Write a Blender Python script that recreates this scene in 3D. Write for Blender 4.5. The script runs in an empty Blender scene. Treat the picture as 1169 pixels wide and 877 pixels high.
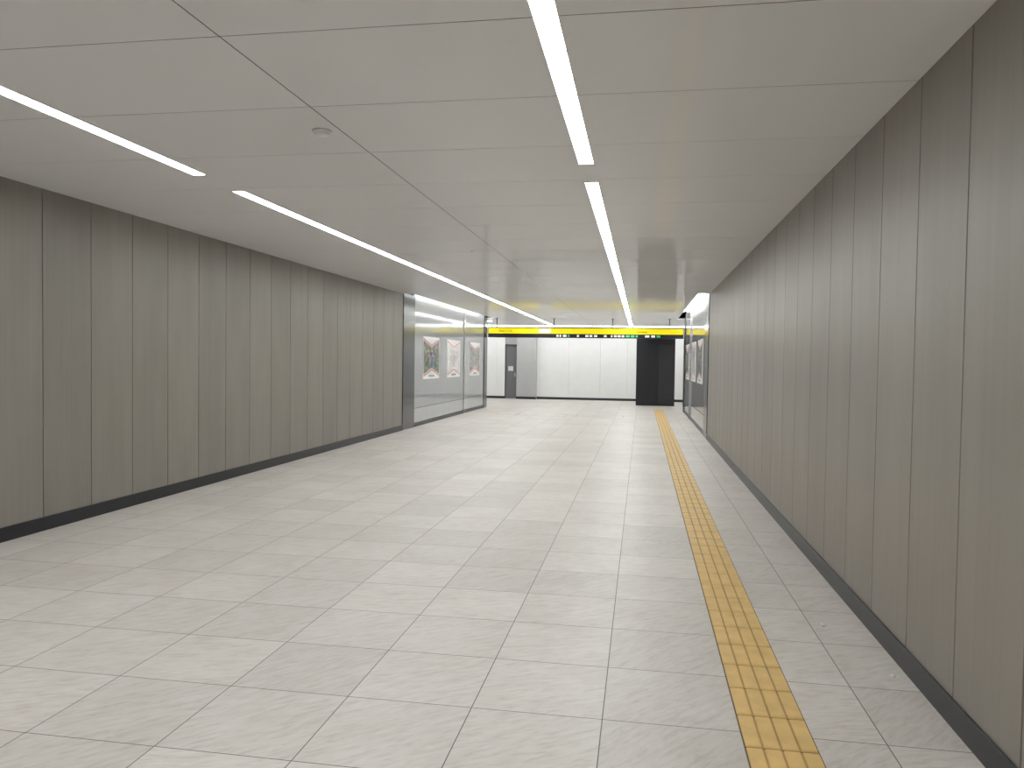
import bpy, bmesh, math, random
from mathutils import Vector, Matrix
random.seed(4)
C = bpy.context
S = C.scene

# ---------------------------------------------------------------- dimensions (metres)
XL, XR = -5.35, 1.40        # corridor side walls
H = 3.10                    # ceiling height
Y0, YC, YP, YE = -8.0, 16.8, 17.7, 26.4   # back, end of concrete, end of pilaster, end of corridor
YB = 32.9                   # far wall of the cross hall
HX0, HX1 = -13.0, 9.0       # cross hall extents

# ---------------------------------------------------------------- helpers
def nodes(name):
    m = bpy.data.materials.new(name); m.use_nodes = True
    nt = m.node_tree
    b = nt.nodes['Principled BSDF']
    return m, nt, b
def N(nt, t, **kw):
    n = nt.nodes.new(t)
    for k, v in kw.items(): setattr(n, k, v)
    return n
def mathn(nt, op, a=None, b=None, c=None):
    n = nt.nodes.new('ShaderNodeMath'); n.operation = op
    for i, v in enumerate((a, b, c)):
        if v is None: continue
        if isinstance(v, (int, float)): n.inputs[i].default_value = v
        else: nt.links.new(v, n.inputs[i])
    return n.outputs[0]
def ramp(nt, fac, stops):
    r = nt.nodes.new('ShaderNodeValToRGB')
    el = r.color_ramp.elements
    while len(el) < len(stops): el.new(0.5)
    for e, (p, c) in zip(el, stops):
        e.position = p; e.color = (*c, 1) if len(c) == 3 else c
    nt.links.new(fac, r.inputs[0])
    return r.outputs[0]
def mix(nt, fac, a, b, mode='MIX'):
    n = nt.nodes.new('ShaderNodeMix'); n.data_type = 'RGBA'; n.blend_type = mode
    for i, v in ((0, fac), (6, a), (7, b)):
        if isinstance(v, (int, float)): n.inputs[i].default_value = v
        elif isinstance(v, tuple): n.inputs[i].default_value = (*v, 1)
        else: nt.links.new(v, n.inputs[i])
    return n.outputs[2]
def plain(name, col, rough=0.5, metal=0.0, var=0.06, scale=3.0, spec=0.5):
    m, nt, b = nodes(name)
    geo = N(nt, 'ShaderNodeNewGeometry')
    nz = N(nt, 'ShaderNodeTexNoise'); nz.inputs['Scale'].default_value = scale
    nz.inputs['Detail'].default_value = 4
    nt.links.new(geo.outputs['Position'], nz.inputs['Vector'])
    c = ramp(nt, nz.outputs['Fac'], [(0.3, tuple(x*(1-var) for x in col)), (0.7, tuple(min(1, x*(1+var)) for x in col))])
    nt.links.new(c, b.inputs['Base Color'])
    b.inputs['Roughness'].default_value = rough
    b.inputs['Metallic'].default_value = metal
    b.inputs['Specular IOR Level'].default_value = spec
    return m
def emit(name, col, strength, base=(0.8, 0.8, 0.8)):
    m, nt, b = nodes(name)
    b.inputs['Base Color'].default_value = (*base, 1)
    b.inputs['Emission Color'].default_value = (*col, 1)
    b.inputs['Emission Strength'].default_value = strength
    b.inputs['Roughness'].default_value = 0.4
    return m
def boxes(name, bl, mats, bevel=0.0, parent=None):
    """bl: list of (x0,x1,y0,y1,z0,z1,mat)"""
    bm = bmesh.new()
    for x0, x1, y0, y1, z0, z1, mi in bl:
        vs = [bm.verts.new((x, y, z)) for x in (x0, x1) for y in (y0, y1) for z in (z0, z1)]
        for q in ((0,1,3,2),(4,6,7,5),(0,4,5,1),(2,3,7,6),(0,2,6,4),(1,5,7,3)):
            f = bm.faces.new([vs[i] for i in q]); f.material_index = mi
    bmesh.ops.recalc_face_normals(bm, faces=bm.faces)
    me = bpy.data.meshes.new(name); bm.to_mesh(me); bm.free()
    for m in mats: me.materials.append(m)
    o = bpy.data.objects.new(name, me); C.collection.objects.link(o)
    if bevel:
        md = o.modifiers.new('bevel', 'BEVEL'); md.width = bevel; md.segments = 1; md.limit_method = 'ANGLE'
    if parent: o.parent = parent
    return o
def polys(name, pl, mats, parent=None):
    bm = bmesh.new()
    for pts, mi in pl:
        f = bm.faces.new([bm.verts.new(p) for p in pts]); f.material_index = mi
    me = bpy.data.meshes.new(name); bm.to_mesh(me); bm.free()
    for m in mats: me.materials.append(m)
    o = bpy.data.objects.new(name, me); C.collection.objects.link(o)
    if parent: o.parent = parent
    return o
def empty(name, loc=(0, 0, 0)):
    o = bpy.data.objects.new(name, None); o.location = loc; C.collection.objects.link(o); return o
def lathe(name, prof, loc, mat, seg=40, parent=None):
    bm = bmesh.new(); rings = []
    for r, z in prof:
        rings.append([bm.verts.new((r*math.cos(2*math.pi*i/seg), r*math.sin(2*math.pi*i/seg), z)) for i in range(seg)])
    for a, b in zip(rings, rings[1:]):
        for i in range(seg):
            bm.faces.new((a[i], a[(i+1) % seg], b[(i+1) % seg], b[i]))
    bm.faces.new(rings[0]); bm.faces.new(rings[-1])
    bmesh.ops.recalc_face_normals(bm, faces=bm.faces)
    for f in bm.faces: f.smooth = True
    me = bpy.data.meshes.new(name); bm.to_mesh(me); bm.free(); me.materials.append(mat)
    o = bpy.data.objects.new(name, me); o.location = loc; C.collection.objects.link(o)
    if parent: o.parent = parent
    return o

# ---------------------------------------------------------------- materials
def floor_material():
    m, nt, b = nodes('stone_tile')
    geo = N(nt, 'ShaderNodeNewGeometry')
    mp = N(nt, 'ShaderNodeMapping'); mp.inputs['Location'].default_value = (-0.455 + 30.0, -0.43 + 30.0, 0)
    nt.links.new(geo.outputs['Position'], mp.inputs['Vector'])
    br = N(nt, 'ShaderNodeTexBrick'); br.offset = 0.0; br.squash = 1.0
    br.inputs['Scale'].default_value = 1.0
    br.inputs['Brick Width'].default_value = 0.6
    br.inputs['Row Height'].default_value = 0.6
    br.inputs['Mortar Size'].default_value = 0.0026
    br.inputs['Mortar Smooth'].default_value = 0.2
    nt.links.new(mp.outputs[0], br.inputs['Vector'])
    sep = N(nt, 'ShaderNodeSeparateXYZ'); nt.links.new(mp.outputs[0], sep.inputs[0])
    ix = mathn(nt, 'FLOOR', mathn(nt, 'DIVIDE', sep.outputs[0], 0.6))
    iy = mathn(nt, 'FLOOR', mathn(nt, 'DIVIDE', sep.outputs[1], 0.6))
    cmb = N(nt, 'ShaderNodeCombineXYZ'); nt.links.new(ix, cmb.inputs[0]); nt.links.new(iy, cmb.inputs[1])
    wn = N(nt, 'ShaderNodeTexWhiteNoise'); wn.noise_dimensions = '3D'; nt.links.new(cmb.outputs[0], wn.inputs['Vector'])
    # per tile stone orientation and offset
    ang = mathn(nt, 'MULTIPLY_ADD', wn.outputs['Value'], 0.7, -0.95)
    rot = N(nt, 'ShaderNodeVectorRotate'); rot.rotation_type = 'Z_AXIS'
    nt.links.new(mp.outputs[0], rot.inputs['Vector']); nt.links.new(ang, rot.inputs['Angle'])
    off = N(nt, 'ShaderNodeVectorMath', operation='MULTIPLY_ADD')
    nt.links.new(wn.outputs['Color'], off.inputs[0]); off.inputs[1].default_value = (37, 23, 11)
    nt.links.new(rot.outputs[0], off.inputs[2])
    sc = N(nt, 'ShaderNodeVectorMath', operation='MULTIPLY'); sc.inputs[1].default_value = (8.0, 38.0, 1.0)
    nt.links.new(off.outputs[0], sc.inputs[0])
    n1 = N(nt, 'ShaderNodeTexNoise'); n1.inputs['Scale'].default_value = 1.0; n1.inputs['Detail'].default_value = 6
    n1.inputs['Roughness'].default_value = 0.64; n1.inputs['Distortion'].default_value = 0.5
    nt.links.new(sc.outputs[0], n1.inputs['Vector'])
    n2 = N(nt, 'ShaderNodeTexNoise'); n2.inputs['Scale'].default_value = 2.2; n2.inputs['Detail'].default_value = 5
    nt.links.new(off.outputs[0], n2.inputs['Vector'])
    n3 = N(nt, 'ShaderNodeTexNoise'); n3.inputs['Scale'].default_value = 0.5; n3.inputs['Detail'].default_value = 3
    nt.links.new(mp.outputs[0], n3.inputs['Vector'])
    c = ramp(nt, n1.outputs['Fac'], [(0.34, (0.46, 0.415, 0.37)), (0.48, (0.59, 0.55, 0.508)), (0.64, (0.67, 0.635, 0.597))])
    c = mix(nt, 0.4, c, ramp(nt, n2.outputs['Fac'], [(0.3, (0.53, 0.48, 0.43)), (0.7, (0.66, 0.63, 0.593))]))
    tv = mathn(nt, 'MULTIPLY_ADD', wn.outputs['Value'], 0.12, 0.92)
    tc = N(nt, 'ShaderNodeCombineColor')
    for i in range(3): nt.links.new(tv, tc.inputs[i])
    c = mix(nt, 1.0, c, tc.outputs[0], 'MULTIPLY')
    c = mix(nt, 0.35, c, ramp(nt, n3.outputs['Fac'], [(0.35, (0.88, 0.87, 0.86)), (0.65, (1, 1, 1))]), 'MULTIPLY')
    c = mix(nt, br.outputs['Fac'], c, (0.09, 0.08, 0.075))
    nt.links.new(c, b.inputs['Base Color'])
    r = mathn(nt, 'MULTIPLY_ADD', n1.outputs['Fac'], 0.2, 0.34)
    nt.links.new(r, b.inputs['Roughness'])
    b.inputs['Specular IOR Level'].default_value = 0.4
    bp = N(nt, 'ShaderNodeBump'); bp.inputs['Strength'].default_value = 0.22; bp.inputs['Distance'].default_value = 0.004
    hh = mathn(nt, 'SUBTRACT', n1.outputs['Fac'], br.outputs['Fac'])
    nt.links.new(hh, bp.inputs['Height']); nt.links.new(bp.outputs[0], b.inputs['Normal'])
    return m

def concrete_material(name, tone=1.0):
    m, nt, b = nodes(name)
    geo = N(nt, 'ShaderNodeNewGeometry')
    sc = N(nt, 'ShaderNodeVectorMath', operation='MULTIPLY'); sc.inputs[1].default_value = (1, 26, 0.5)
    nt.links.new(geo.outputs['Position'], sc.inputs[0])
    n1 = N(nt, 'ShaderNodeTexNoise'); n1.inputs['Scale'].default_value = 1; n1.inputs['Detail'].default_value = 5
    nt.links.new(sc.outputs[0], n1.inputs['Vector'])
    sc2 = N(nt, 'ShaderNodeVectorMath', operation='MULTIPLY'); sc2.inputs[1].default_value = (1, 3.5, 0.9)
    nt.links.new(geo.outputs['Position'], sc2.inputs[0])
    n2 = N(nt, 'ShaderNodeTexNoise'); n2.inputs['Scale'].default_value = 1; n2.inputs['Detail'].default_value = 6
    nt.links.new(sc2.outputs[0], n2.inputs['Vector'])
    c = ramp(nt, n1.outputs['Fac'], [(0.3, (0.232*tone, 0.208*tone, 0.180*tone)), (0.7, (0.270*tone, 0.245*tone, 0.215*tone))])
    c = mix(nt, 0.5, c, ramp(nt, n2.outputs['Fac'], [(0.3, (0.222*tone, 0.20*tone, 0.172*tone)), (0.7, (0.278*tone, 0.255*tone, 0.225*tone))]))
    tv = mathn(nt, 'MULTIPLY_ADD', geo.outputs['Random Per Island'], 0.12, 0.93)
    tc = N(nt, 'ShaderNodeCombineColor')
    for i in range(3): nt.links.new(tv, tc.inputs[i])
    c = mix(nt, 1.0, c, tc.outputs[0], 'MULTIPLY')
    nt.links.new(c, b.inputs['Base Color'])
    b.inputs['Roughness'].default_value = 0.42
    b.inputs['Specular IOR Level'].default_value = 0.45
    bp = N(nt, 'ShaderNodeBump'); bp.inputs['Strength'].default_value = 0.12; bp.inputs['Distance'].default_value = 0.003
    nt.links.new(n1.outputs['Fac'], bp.inputs['Height']); nt.links.new(bp.outputs[0], b.inputs['Normal'])
    return m

def ceiling_material():
    m, nt, b = nodes('ceiling_panel')
    geo = N(nt, 'ShaderNodeNewGeometry')
    tv = mathn(nt, 'MULTIPLY_ADD', geo.outputs['Random Per Island'], 0.02, 0.80)
    tc = N(nt, 'ShaderNodeCombineColor')
    for i in range(3): nt.links.new(tv, tc.inputs[i])
    nt.links.new(tc.outputs[0], b.inputs['Base Color'])
    b.inputs['Roughness'].default_value = 0.08
    b.inputs['Specular IOR Level'].default_value = 0.25
    # satin powder coat: a diffuse body under a partial clear sheen
    df = N(nt, 'ShaderNodeBsdfDiffuse'); nt.links.new(tc.outputs[0], df.inputs['Color'])
    ms = N(nt, 'ShaderNodeMixShader'); ms.inputs[0].default_value = 0.45
    nt.links.new(df.outputs[0], ms.inputs[1]); nt.links.new(b.outputs[0], ms.inputs[2])
    nt.links.new(ms.outputs[0], nt.nodes['Material Output'].inputs['Surface'])
    return m

M_floor = floor_material()
M_conc = concrete_material('fibre_cement_panel')
M_gap = plain('joint_shadow_gap', (0.025, 0.024, 0.022), 0.9)
M_ceil = ceiling_material()
M_cgap = plain('ceiling_joint', (0.03, 0.03, 0.03), 0.9, spec=0.1)
M_skirt = plain('black_skirting', (0.010, 0.011, 0.015), 0.35)
M_light = emit('led_diffuser', (0.97, 1.0, 1.0), 31.0)
M_cove = emit('cove_led', (0.97, 1.0, 1.0), 8.0)
M_white = plain('white_wall_panel', (0.83, 0.83, 0.82), 0.35, var=0.02)
M_grey = plain('light_grey_wall', (0.46, 0.46, 0.46), 0.4, var=0.03)
M_dkgrey = plain('grey_steel_door', (0.17, 0.17, 0.175), 0.35)
M_black = plain('black_panel', (0.008, 0.009, 0.012), 0.3)
M_steel = plain('dark_brushed_steel', (0.085, 0.09, 0.095), 0.22, metal=0.85)
M_chrome = plain('satin_steel', (0.55, 0.56, 0.57), 0.25, metal=1.0)
M_enamel = plain('glossy_enamel_panel', (0.36, 0.365, 0.37), 0.10, var=0.02, spec=0.35)
M_enamel2 = plain('glossy_dado_panel', (0.42, 0.425, 0.43), 0.08, var=0.02, spec=0.5)
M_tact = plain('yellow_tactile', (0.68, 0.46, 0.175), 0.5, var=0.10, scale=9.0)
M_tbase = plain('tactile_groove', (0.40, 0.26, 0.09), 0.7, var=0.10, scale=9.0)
M_tgap = plain('tactile_joint', (0.09, 0.06, 0.03), 0.8)
M_plast = plain('white_plastic', (0.75, 0.75, 0.73), 0.4)
M_plain = plain('back_wall_paint', (0.35, 0.345, 0.33), 0.6)

# ---------------------------------------------------------------- floor
boxes('floor', [(HX0, HX1, YE, YB+2.0, -0.1, 0, 0), (XL-0.2, XR+0.2, Y0, YE, -0.1, 0, 0)], [M_floor])

# tactile guiding strip : 300 mm tiles with four raised bars each
def tactile():
    bm = bmesh.new()
    def fr(x0, x1, y0, y1, z0, z1, ins, mi):
        b = [bm.verts.new(p) for p in ((x0,y0,z0),(x1,y0,z0),(x1,y1,z0),(x0,y1,z0))]
        t = [bm.verts.new(p) for p in ((x0+ins,y0+ins,z1),(x1-ins,y0+ins,z1),(x1-ins,y1-ins,z1),(x0+ins,y1-ins,z1))]
        bm.faces.new(t).material_index = mi
        for i in range(4):
            bm.faces.new((b[i], b[(i+1)%4], t[(i+1)%4], t[i])).material_index = mi
    x0 = 0.455
    fr(x0, x0+0.300, Y0+0.1, 27.3, 0.0, 0.001, 0.0, 1)
    y = 4.19 - 0.3*40
    while y < 27.0:
        if y > Y0+0.15:
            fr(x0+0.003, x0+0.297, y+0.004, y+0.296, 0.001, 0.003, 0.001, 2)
            for k in range(4):
                cx = x0 + 0.0375 + 0.075*k
                fr(cx-0.0325, cx+0.0325, y+0.008, y+0.292, 0.003, 0.008, 0.003, 0)
        y += 0.3
    me = bpy.data.meshes.new('tactile_paving'); bm.to_mesh(me); bm.free()
    for m in (M_tact, M_tgap, M_tbase): me.materials.append(m)
    o = bpy.data.objects.new('tactile_paving', me); C.collection.objects.link(o)
tactile()

# floor access covers
def cover(x0, x1, y0, y1):
    w = 0.02
    boxes('floor_access_cover', [(x0, x1, y0, y0+w, 0, 0.003, 0), (x0, x1, y1-w, y1, 0, 0.003, 0),
          (x0, x0+w, y0, y1, 0, 0.003, 0), (x1-w, x1, y0, y1, 0, 0.003, 0),
          (x0+w, x1-w, y0+w, y1-w, 0, 0.002, 1)], [M_chrome, M_floor])
cover(-3.7, -2.2, 22.6, 23.6)
cover(-1.9, -0.5, 22.6, 23.6)

# ---------------------------------------------------------------- panelled concrete walls
PITCH, PH = 0.622, 6.17
def side_wall(name, xf, s):
    """xf = face x, s=+1 for right wall (outwards +x)"""
    bl = []
    def bx(xa, xb, *r):
        a, b = xf+s*xa, xf+s*xb
        bl.append((min(a, b), max(a, b), *r))
    bx(0.02, 0.22, Y0, YE, -0.1, H+0.4, 1)
    k = math.ceil((Y0-PH)/PITCH)
    while True:
        y0 = PH + k*PITCH; y1 = y0+PITCH
        if y0 >= YC-0.01: break
        bx(0.0, 0.022, max(y0+0.0045, Y0), min(y1-0.0045, YC), 0.0, H+0.02, 0)
        k += 1
    # pilaster
    bx(-0.015, 0.022, YC+0.01, YP, 0, H+0.02, 2)
    # glossy poster bay panels
    ys = [YP, 20.2, 22.9, 25.9]
    for a, b in zip(ys, ys[1:]):
        bx(0.005, 0.022, a+0.004, b-0.004, 0.45, H+0.3, 3)
        bx(0.005, 0.022, a+0.004, b-0.004, 0.10, 0.44, 4)
    bx(-0.02, 0.022, 25.9, YE, 0, H+0.02, 2)
    o = boxes(name, bl, [M_conc, M_gap, M_steel, M_enamel, M_enamel2], bevel=0.002)
    bl = []
    bx(-0.014, 0.0, Y0, YC, 0, 0.125, 0)
    bx(-0.004, 0.005, YP, 25.9, 0, 0.10, 0)
    boxes('baseboard_' + name.split('_')[1], bl, [M_skirt], bevel=0.002)
    bl = []
    bx(-0.03, 0.022, 22.86, 22.94, 0, H-0.02, 0)
    boxes('trim_post_' + name.split('_')[1], bl, [M_chrome], bevel=0.004)
side_wall('wall_left', XL, -1)
side_wall('wall_right', XR, 1)
boxes('wall_back', [(XL-0.2, XR+0.2, Y0-0.2, Y0, -0.1, H+0.4, 0)], [M_plain])

# ---------------------------------------------------------------- ceiling panels, with slots for the luminaires
LW = 0.058
LX = [-3.62, -0.44]
SEGS = [(-7.4, -1.0), (-0.4, 5.87), (6.47, 31.0)]
def ceiling():
    bl = [(XL-0.2, XR+0.2, Y0, YC, H+0.12, H+0.3, 1), (XL-0.2, XR+0.2, YC, YB, H+0.30, H+0.45, 1)]
    g = 0.0035
    zj = H+0.0015
    cx = (XL+XR)/2
    y = 3.36 - 12.0
    while y < YB:
        y0, y1 = max(y, Y0), min(y+1.0, YB); y += 1.0
        if y1 <= y0: continue
        parts = [(y0, y1)]
        for cut in (YC, YE):
            if y0 < cut < y1: parts = [(y0, cut), (cut, y1)]
        for n, (a, b) in enumerate(parts):
            ga = g if a == y0 else 0; gb = g if b == y1 else 0
            mid = (a+b)/2
            e = 0.24 if YC < mid < YE else 0.0
            xs = [(XL+e, LX[0]-LW), (LX[0]+LW, cx-g), (cx+g, LX[1]-LW), (LX[1]+LW, XR-e)]
            for x0, x1 in xs:
                bl.append((x0, x1, a+ga, b-gb, H, H+0.02, 0))
                if ga: bl.append((x0, x1, a, a+g, zj, H+0.02, 1))
                if gb: bl.append((x0, x1, b-g, b, zj, H+0.02, 1))
    bl.append((cx-g, cx+g, Y0, YB, zj, H+0.02, 1))
    # infill between luminaire runs
    prev = Y0
    for a, b in SEGS + [(YB, YB)]:
        for lx in LX:
            if a - prev > 0.02: bl.append((lx-LW, lx+LW, prev, a, H, H+0.02, 0))
        prev = b
    # cross hall ceiling wings
    for x0, x1 in ((HX0, XL), (XR, HX1)):
        bl.append((x0, x1, YE, YB, H, H+0.02, 0))
        bl.append((x0, x1, YE, YB, H+0.3, H+0.45, 1))
    # slot side cheeks
    bl += [(XL+0.24, XL+0.25, YC, YE, H+0.02, H+0.3, 2), (XR-0.25, XR-0.24, YC, YE, H+0.02, H+0.3, 2)]
    boxes('ceiling', bl, [M_ceil, M_cgap, M_white])
ceiling()
for lx in LX:
    root = empty('recessed_linear_light', (lx, 0, H))
    for i, (a, b) in enumerate(SEGS):
        boxes('diffuser_%d' % (i+1), [(-LW+0.005, LW-0.005, a+0.006, b-0.006, 0.002, 0.05, 0)], [M_light], parent=root)
        boxes('frame_%d' % (i+1), [(-LW, -LW+0.005, a, b, 0.0, 0.05, 0), (LW-0.005, LW, a, b, 0.0, 0.05, 0),
              (-LW, LW, a, a+0.006, 0.0, 0.05, 0), (-LW, LW, b-0.006, b, 0.0, 0.05, 0)], [M_plast], parent=root)
for x0, x1 in ((XL+0.03, XL+0.22), (XR-0.22, XR-0.03)):
    boxes('cove_light', [(x0, x1, YC+0.1, YE-0.1, H+0.24, H+0.30, 0)], [M_cove])

# smoke detector, sprinkler
lathe('smoke_detector', [(0.062, 0.0), (0.062, -0.008), (0.05, -0.012), (0.046, -0.026), (0.034, -0.036), (0.012, -0.038)], (-2.10, 4.82, H), M_plast)
lathe('ceiling_sprinkler', [(0.026, 0.0), (0.024, -0.004), (0.010, -0.007), (0.009, -0.012), (0.012, -0.014)], (-2.3, 10.3, H), M_plast)

# ---------------------------------------------------------------- cross hall
boxes('wall_far', [
    (-0.6-0.0, HX1, YB, YB+0.2, 0, H+0.4, 0),
    (-1.73, -0.604, YB, YB+0.2, 0, H+0.4, 0),
    (-3.07, -1.734, YB, YB+0.2, 0, H+0.4, 0),
    (-4.45, -3.074, YB, YB+0.2, 0, H+0.4, 0),
    (-5.30, -4.45, YB-0.25, YB+0.2, 0, H+0.4, 1),
    (-6.2, -5.85, YB, YB+0.2, 0, H+0.4, 0),
    (HX0, -6.204, YB, YB+0.2, 0, H+0.4, 0),
    (-5.85, -5.30, YB+0.1, YB+0.2, 0, H+0.4, 1)], [M_white, M_grey], bevel=0.002)
boxes('baseboard_far', [(-4.45, -0.2, YB-0.015, YB, 0, 0.10, 0), (-5.31, -4.44, YB-0.265, YB-0.25, 0, 0.10, 0),
      (HX0, -5.85, YB-0.015, YB, 0, 0.10, 0), (1.3, HX1, YB-0.015, YB, 0, 0.10, 0)], [M_skirt])
d = empty('door_1', (-5.575, YB+0.1, 0))
boxes('leaf', [(-0.25, 0.25, -0.04, 0, 0.01, 2.3, 0)], [M_dkgrey], bevel=0.004, parent=d)
boxes('frame', [(-0.275, -0.25, -0.1, 0, 0, 2.34, 0), (0.25, 0.275, -0.1, 0, 0, 2.34, 0), (-0.275, 0.275, -0.1, 0, 2.3, 2.34, 0)], [M_steel], parent=d)
boxes('handle', [(0.14, 0.20, -0.09, -0.04, 0.95, 1.1, 0)], [M_chrome], bevel=0.006, parent=d)
boxes('notice', [(-0.14, 0.08, -0.046, -0.04, 1.2, 1.4, 0)], [M_plast], parent=d)
boxes('wall_hall_left', [(HX0-0.2, HX0, YE, YB+0.2, 0, H+0.4, 0)], [M_white])
boxes('wall_hall_right', [(HX1, HX1+0.2, YE, YB+0.2, 0, H+0.4, 0)], [M_white])
boxes('wall_hall_near', [(HX0, XL-0.22, YE-0.2, YE, 0, H+0.4, 0), (XR+0.22, HX1, YE-0.2, YE, 0, H+0.4, 0)], [M_white])
# black partition block
PH2 = 2.62
bp = empty('black_partition', (0.52, 29.6, 0))
boxes('carcass', [(-0.72, 0.72, 0.02, 0.6, 0, PH2, 0)], [M_black], parent=bp)
boxes('panels', [(-0.72, -0.25, 0.0, 0.02, 0.06, PH2, 0), (-0.24, 0.10, 0.0, 0.02, 0.06, PH2, 0), (0.11, 0.70, -0.01, 0.02, 0.06, 2.3, 1), (0.11, 0.70, 0.0, 0.02, 2.32, PH2, 0)],
      [M_black, plain('dark_door_leaf', (0.02, 0.02, 0.024), 0.35)], bevel=0.004, parent=bp)
# added fill: glowing strips under the ceiling to brighten the far hall
M_hall_fill = emit('hall_fill_glow', (0.97, 1, 1), 18.0)
for yy, x0, x1 in ((YB-0.95, HX0+0.3, HX1-0.3), (28.2, HX0+0.3, XL-0.2), (28.2, XR+0.2, HX1-0.3)):
    boxes('hall_fill_strip', [(x0, x1, yy-0.06, yy+0.06, H-0.02, H-0.001, 0)], [M_hall_fill])

# ---------------------------------------------------------------- overhead yellow sign
M_yel = emit('yellow_sign_face', (1.0, 0.86, 0.0), 0.5, (0.85, 0.68, 0.0))
M_wtxt = emit('white_sign_lettering', (1, 1, 1), 0.6)
M_gtxt = emit('green_sign_lettering', (0.15, 0.75, 0.35), 0.4, (0.05, 0.4, 0.15))
M_ltblue = emit('pale_sign_panel', (0.55, 0.75, 1.0), 0.5)
sg = empty('overhead_direction_sign', (0, 26.3, 0))
xa, xb = XL+0.06, XR-0.04
boxes('housing', [(xa, xb, 0.02, 0.22, 2.44, 2.79, 0), (xa, xb, 0.0, 0.02, 2.44, 2.575, 0), (xa, xb, 0.0, 0.02, 2.765, 2.79, 0)], [M_black], parent=sg)
boxes('yellow_band', [(xa+0.02, xb-0.02, 0.005, 0.02, 2.575, 2.765, 0)], [M_yel], parent=sg)
bl = []
x = -2.9
while x < 0.6:
    w = random.uniform(0.05, 0.14)
    if random.random() < 0.8:
        bl.append((x, x+w, -0.004, 0.0, 2.475, 2.54, 1 if random.random() < 0.25 else 0))
    x += w + random.uniform(0.03, 0.07)
boxes('lettering', bl, [M_wtxt, M_gtxt], parent=sg)
boxes('pale_panel', [(-3.5, -3.1, -0.004, 0.005, 2.60, 2.74, 0)], [M_ltblue], parent=sg)
def txt(s, x, z, size, mat):
    cu = bpy.data.curves.new('legend', 'FONT'); cu.body = s; cu.size = size; cu.extrude = 0.001
    o = bpy.data.objects.new('legend', cu); C.collection.objects.link(o)
    o.rotation_euler = (math.pi/2, 0, 0); o.location = (x, 0.0, z); o.parent = sg
    cu.materials.append(mat)
M_ktxt = plain('black_lettering', (0.01, 0.01, 0.01), 0.5)
txt('Exit 1 - 6', -4.9, 2.62, 0.12, M_ktxt)
txt('Subway', -0.2, 2.62, 0.12, M_ktxt)
bl = []
for px in (-5.0, -3.0, -1.0, 0.9):
    bl.append((px-0.012, px+0.012, 0.10, 0.124, 2.79, H, 0))
    bl.append((px-0.05, px+0.05, 0.06, 0.16, H-0.01, H, 0))
boxes('hangers', bl, [M_black], parent=sg)

# ---------------------------------------------------------------- posters
def photo_mat(name, cols, scale):
    m, nt, b = nodes(name)
    geo = N(nt, 'ShaderNodeNewGeometry')
    v = N(nt, 'ShaderNodeTexVoronoi'); v.inputs['Scale'].default_value = scale
    nt.links.new(geo.outputs['Position'], v.inputs['Vector'])
    n = N(nt, 'ShaderNodeTexNoise'); n.inputs['Scale'].default_value = scale*0.6; n.inputs['Detail'].default_value = 5
    nt.links.new(geo.outputs['Position'], n.inputs['Vector'])
    f = mathn(nt, 'ADD', mathn(nt, 'MULTIPLY', n.outputs['Fac'], 0.8), mathn(nt, 'MULTIPLY', v.outputs['Distance'], 0.35))
    k = len(cols)
    c = ramp(nt, f, [(0.28+0.5*i/(k-1), cc) for i, cc in enumerate(cols)])
    nt.links.new(c, b.inputs['Base Color']); b.inputs['Roughness'].default_value = 0.25
    return m
M_p1 = photo_mat('poster_street_photo', [(0.01,0.02,0.01),(0.03,0.06,0.02),(0.16,0.17,0.10),(0.04,0.08,0.06),(0.4,0.4,0.35)], 7)
M_p2 = photo_mat('poster_sketch_art', [(0.85,0.84,0.83),(0.8,0.79,0.78),(0.66,0.64,0.64),(0.85,0.83,0.82),(0.7,0.6,0.6)], 6)
M_p3 = photo_mat('poster_festival_photo', [(0.03,0.04,0.08),(0.22,0.09,0.05),(0.40,0.36,0.28),(0.08,0.14,0.2),(0.6,0.58,0.5)], 9)
M_paper = plain('poster_paper', (0.86, 0.86, 0.85), 0.3, var=0.01)
M_red = plain('poster_red', (0.60, 0.07, 0.08), 0.3)
M_ink = plain('poster_ink', (0.05, 0.05, 0.06), 0.4)
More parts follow.
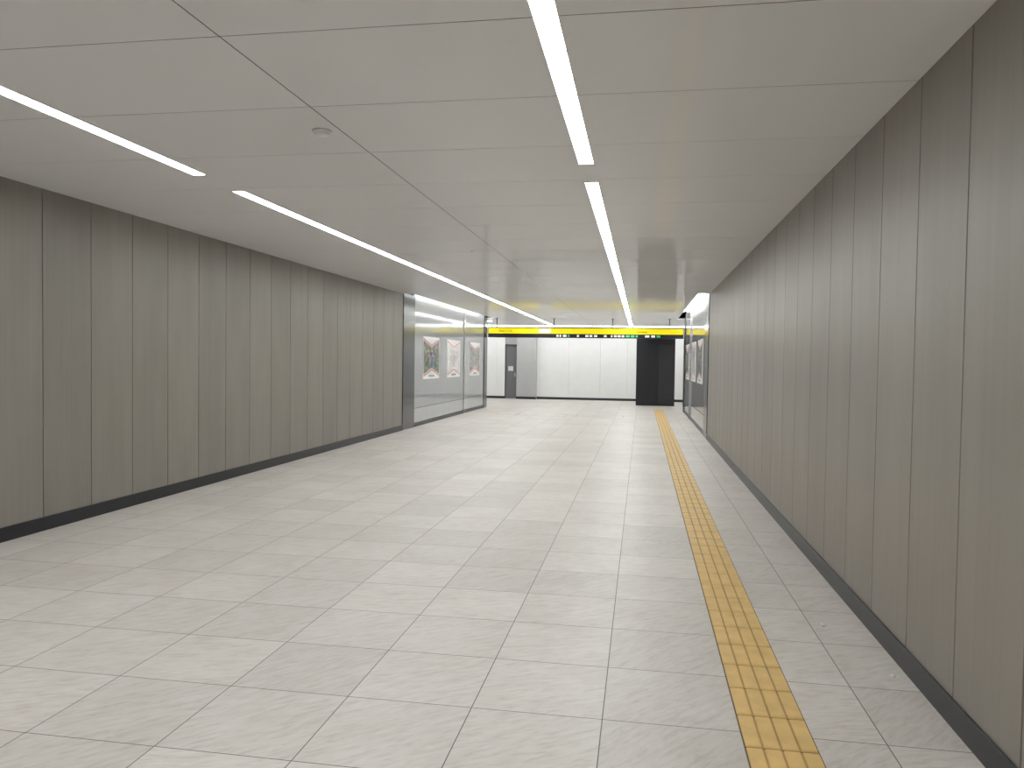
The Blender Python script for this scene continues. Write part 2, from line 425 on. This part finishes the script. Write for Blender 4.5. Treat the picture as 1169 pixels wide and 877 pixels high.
def poster(xw, s, yc, pm, figure):
    w, h = 1.54, 1.07
    root = empty('wall_poster', (xw, yc, 1.665))
    def P(u, v, d): return (-s*d, (u if s < 0 else -u), v)   # u along the wall, v up, d off the wall
    boxes('board', [((0 if s < 0 else -0.012), (0.012 if s < 0 else 0), -w/2, w/2, -h/2, h/2, 0)], [M_paper], parent=root)
    d = 0.014; a, b2 = w/2, h/2
    c = 0.16
    pl = [([P(-a+.03, b2-.10, d), P(-a+.03, -b2+.12, d), P(0, -b2+.12+c, d), P(a-.03, -b2+.12, d), P(a-.03, b2-.10, d), P(0, b2-.10-c, d)], 0)]
    polys('picture', pl, [pm], parent=root)
    t = 0.035
    pl = [([P(-a+.03, b2-.04, d+.001), P(-a+.03, b2-.04-t, d+.001), P(0, b2-.04-t-c, d+.001), P(0, b2-.04-c, d+.001)], 0),
          ([P(a-.03, b2-.04, d+.001), P(0, b2-.04-c, d+.001), P(0, b2-.04-t-c, d+.001), P(a-.03, b2-.04-t, d+.001)], 0),
          ([P(-a+.03, -b2+.06, d+.001), P(0, -b2+.06+c, d+.001), P(0, -b2+.06+t+c, d+.001), P(-a+.03, -b2+.06+t, d+.001)], 0),
          ([P(a-.03, -b2+.06, d+.001), P(a-.03, -b2+.06+t, d+.001), P(0, -b2+.06+t+c, d+.001), P(0, -b2+.06+c, d+.001)], 0)]
    polys('chevron_border', pl, [M_red], parent=root)
    pl = []
    for i in range(6):
        u = -0.25 + i*0.09
        pl.append(([P(u, -b2+.05, d), P(u+.06, -b2+.05, d), P(u+.06, -b2+.10, d), P(u, -b2+.10, d)], 0))
    polys('caption', pl, [M_ink], parent=root)
    if figure:
        pl = []
        def q(u0, v0, u1, v1, th, mi):
            dx, dy = u1-u0, v1-v0; L = math.hypot(dx, dy); nx, ny = -dy/L*th, dx/L*th
            pl.append(([P(u0-nx, v0-ny, d+.002), P(u1-nx, v1-ny, d+.002), P(u1+nx, v1+ny, d+.002), P(u0+nx, v0+ny, d+.002)], mi))
        for uu in (-0.35, 0.02, 0.36):
            q(uu, -0.25, uu+.02, 0.12, 0.05, 1 if uu == 0.02 else 0)
            q(uu+.02, 0.14, uu+.02, 0.22, 0.04, 2)
            q(uu-.02, 0.08, uu-.14, -0.08, 0.018, 2); q(uu+.05, 0.08, uu+.15, 0.02, 0.018, 2)
        mats = [[M_ink, plain('jacket_blue', (0.05, 0.12, 0.45), 0.4), plain('skin_tone', (0.6, 0.38, 0.28), 0.5)],
                [plain('sketch_pink', (0.6, 0.45, 0.45), 0.4), plain('sketch_grey', (0.35, 0.35, 0.36), 0.4), plain('sketch_line', (0.2, 0.19, 0.19), 0.4)]][figure-1]
        polys('figures', pl, mats, parent=root)
for xw, s in ((XL-0.005, -1), (XR+0.005, 1)):
    poster(xw, s, 19.22, M_p1, 1)
    poster(xw, s, 21.6, M_p2, 2)
    poster(xw, s, 24.45, M_p3, 0)

# ---------------------------------------------------------------- litter on the floor
def scrap(loc, r):
    bm = bmesh.new(); bmesh.ops.create_icosphere(bm, subdivisions=2, radius=r)
    for v in bm.verts:
        v.co *= random.uniform(0.6, 1.15); v.co.z = max(v.co.z*0.5 + r*0.35, 0)
    me = bpy.data.meshes.new('paper_scrap'); bm.to_mesh(me); bm.free(); me.materials.append(M_plast)
    o = bpy.data.objects.new('paper_scrap', me); o.location = loc; C.collection.objects.link(o)
scrap((1.13, 4.95, 0), 0.02); scrap((1.31, 4.2, 0), 0.014)

# ---------------------------------------------------------------- world, camera
w = bpy.data.worlds.new('world'); S.world = w; w.use_nodes = True
w.node_tree.nodes['Background'].inputs[0].default_value = (0.5, 0.5, 0.5, 1)
w.node_tree.nodes['Background'].inputs[1].default_value = 0.02
cam = bpy.data.cameras.new('camera'); co = bpy.data.objects.new('camera', cam); C.collection.objects.link(co)
cam.sensor_width = 36; cam.lens = 878/1169*36; cam.clip_start = 0.05; cam.clip_end = 200
fwd = Vector((148, 23.5, -878)).normalized()          # corridor axis seen from the camera
up = Vector((0.014, 1.0, 0.0291)).normalized()
up = (up - up.dot(fwd)*fwd).normalized()
rt = fwd.cross(up).normalized()
R = Matrix((rt, fwd, up))
co.matrix_world = Matrix.Translation((0, 0, 1.6)) @ R.to_4x4()
S.camera = co
S.view_settings.view_transform = 'Standard'
S.view_settings.look = 'None'
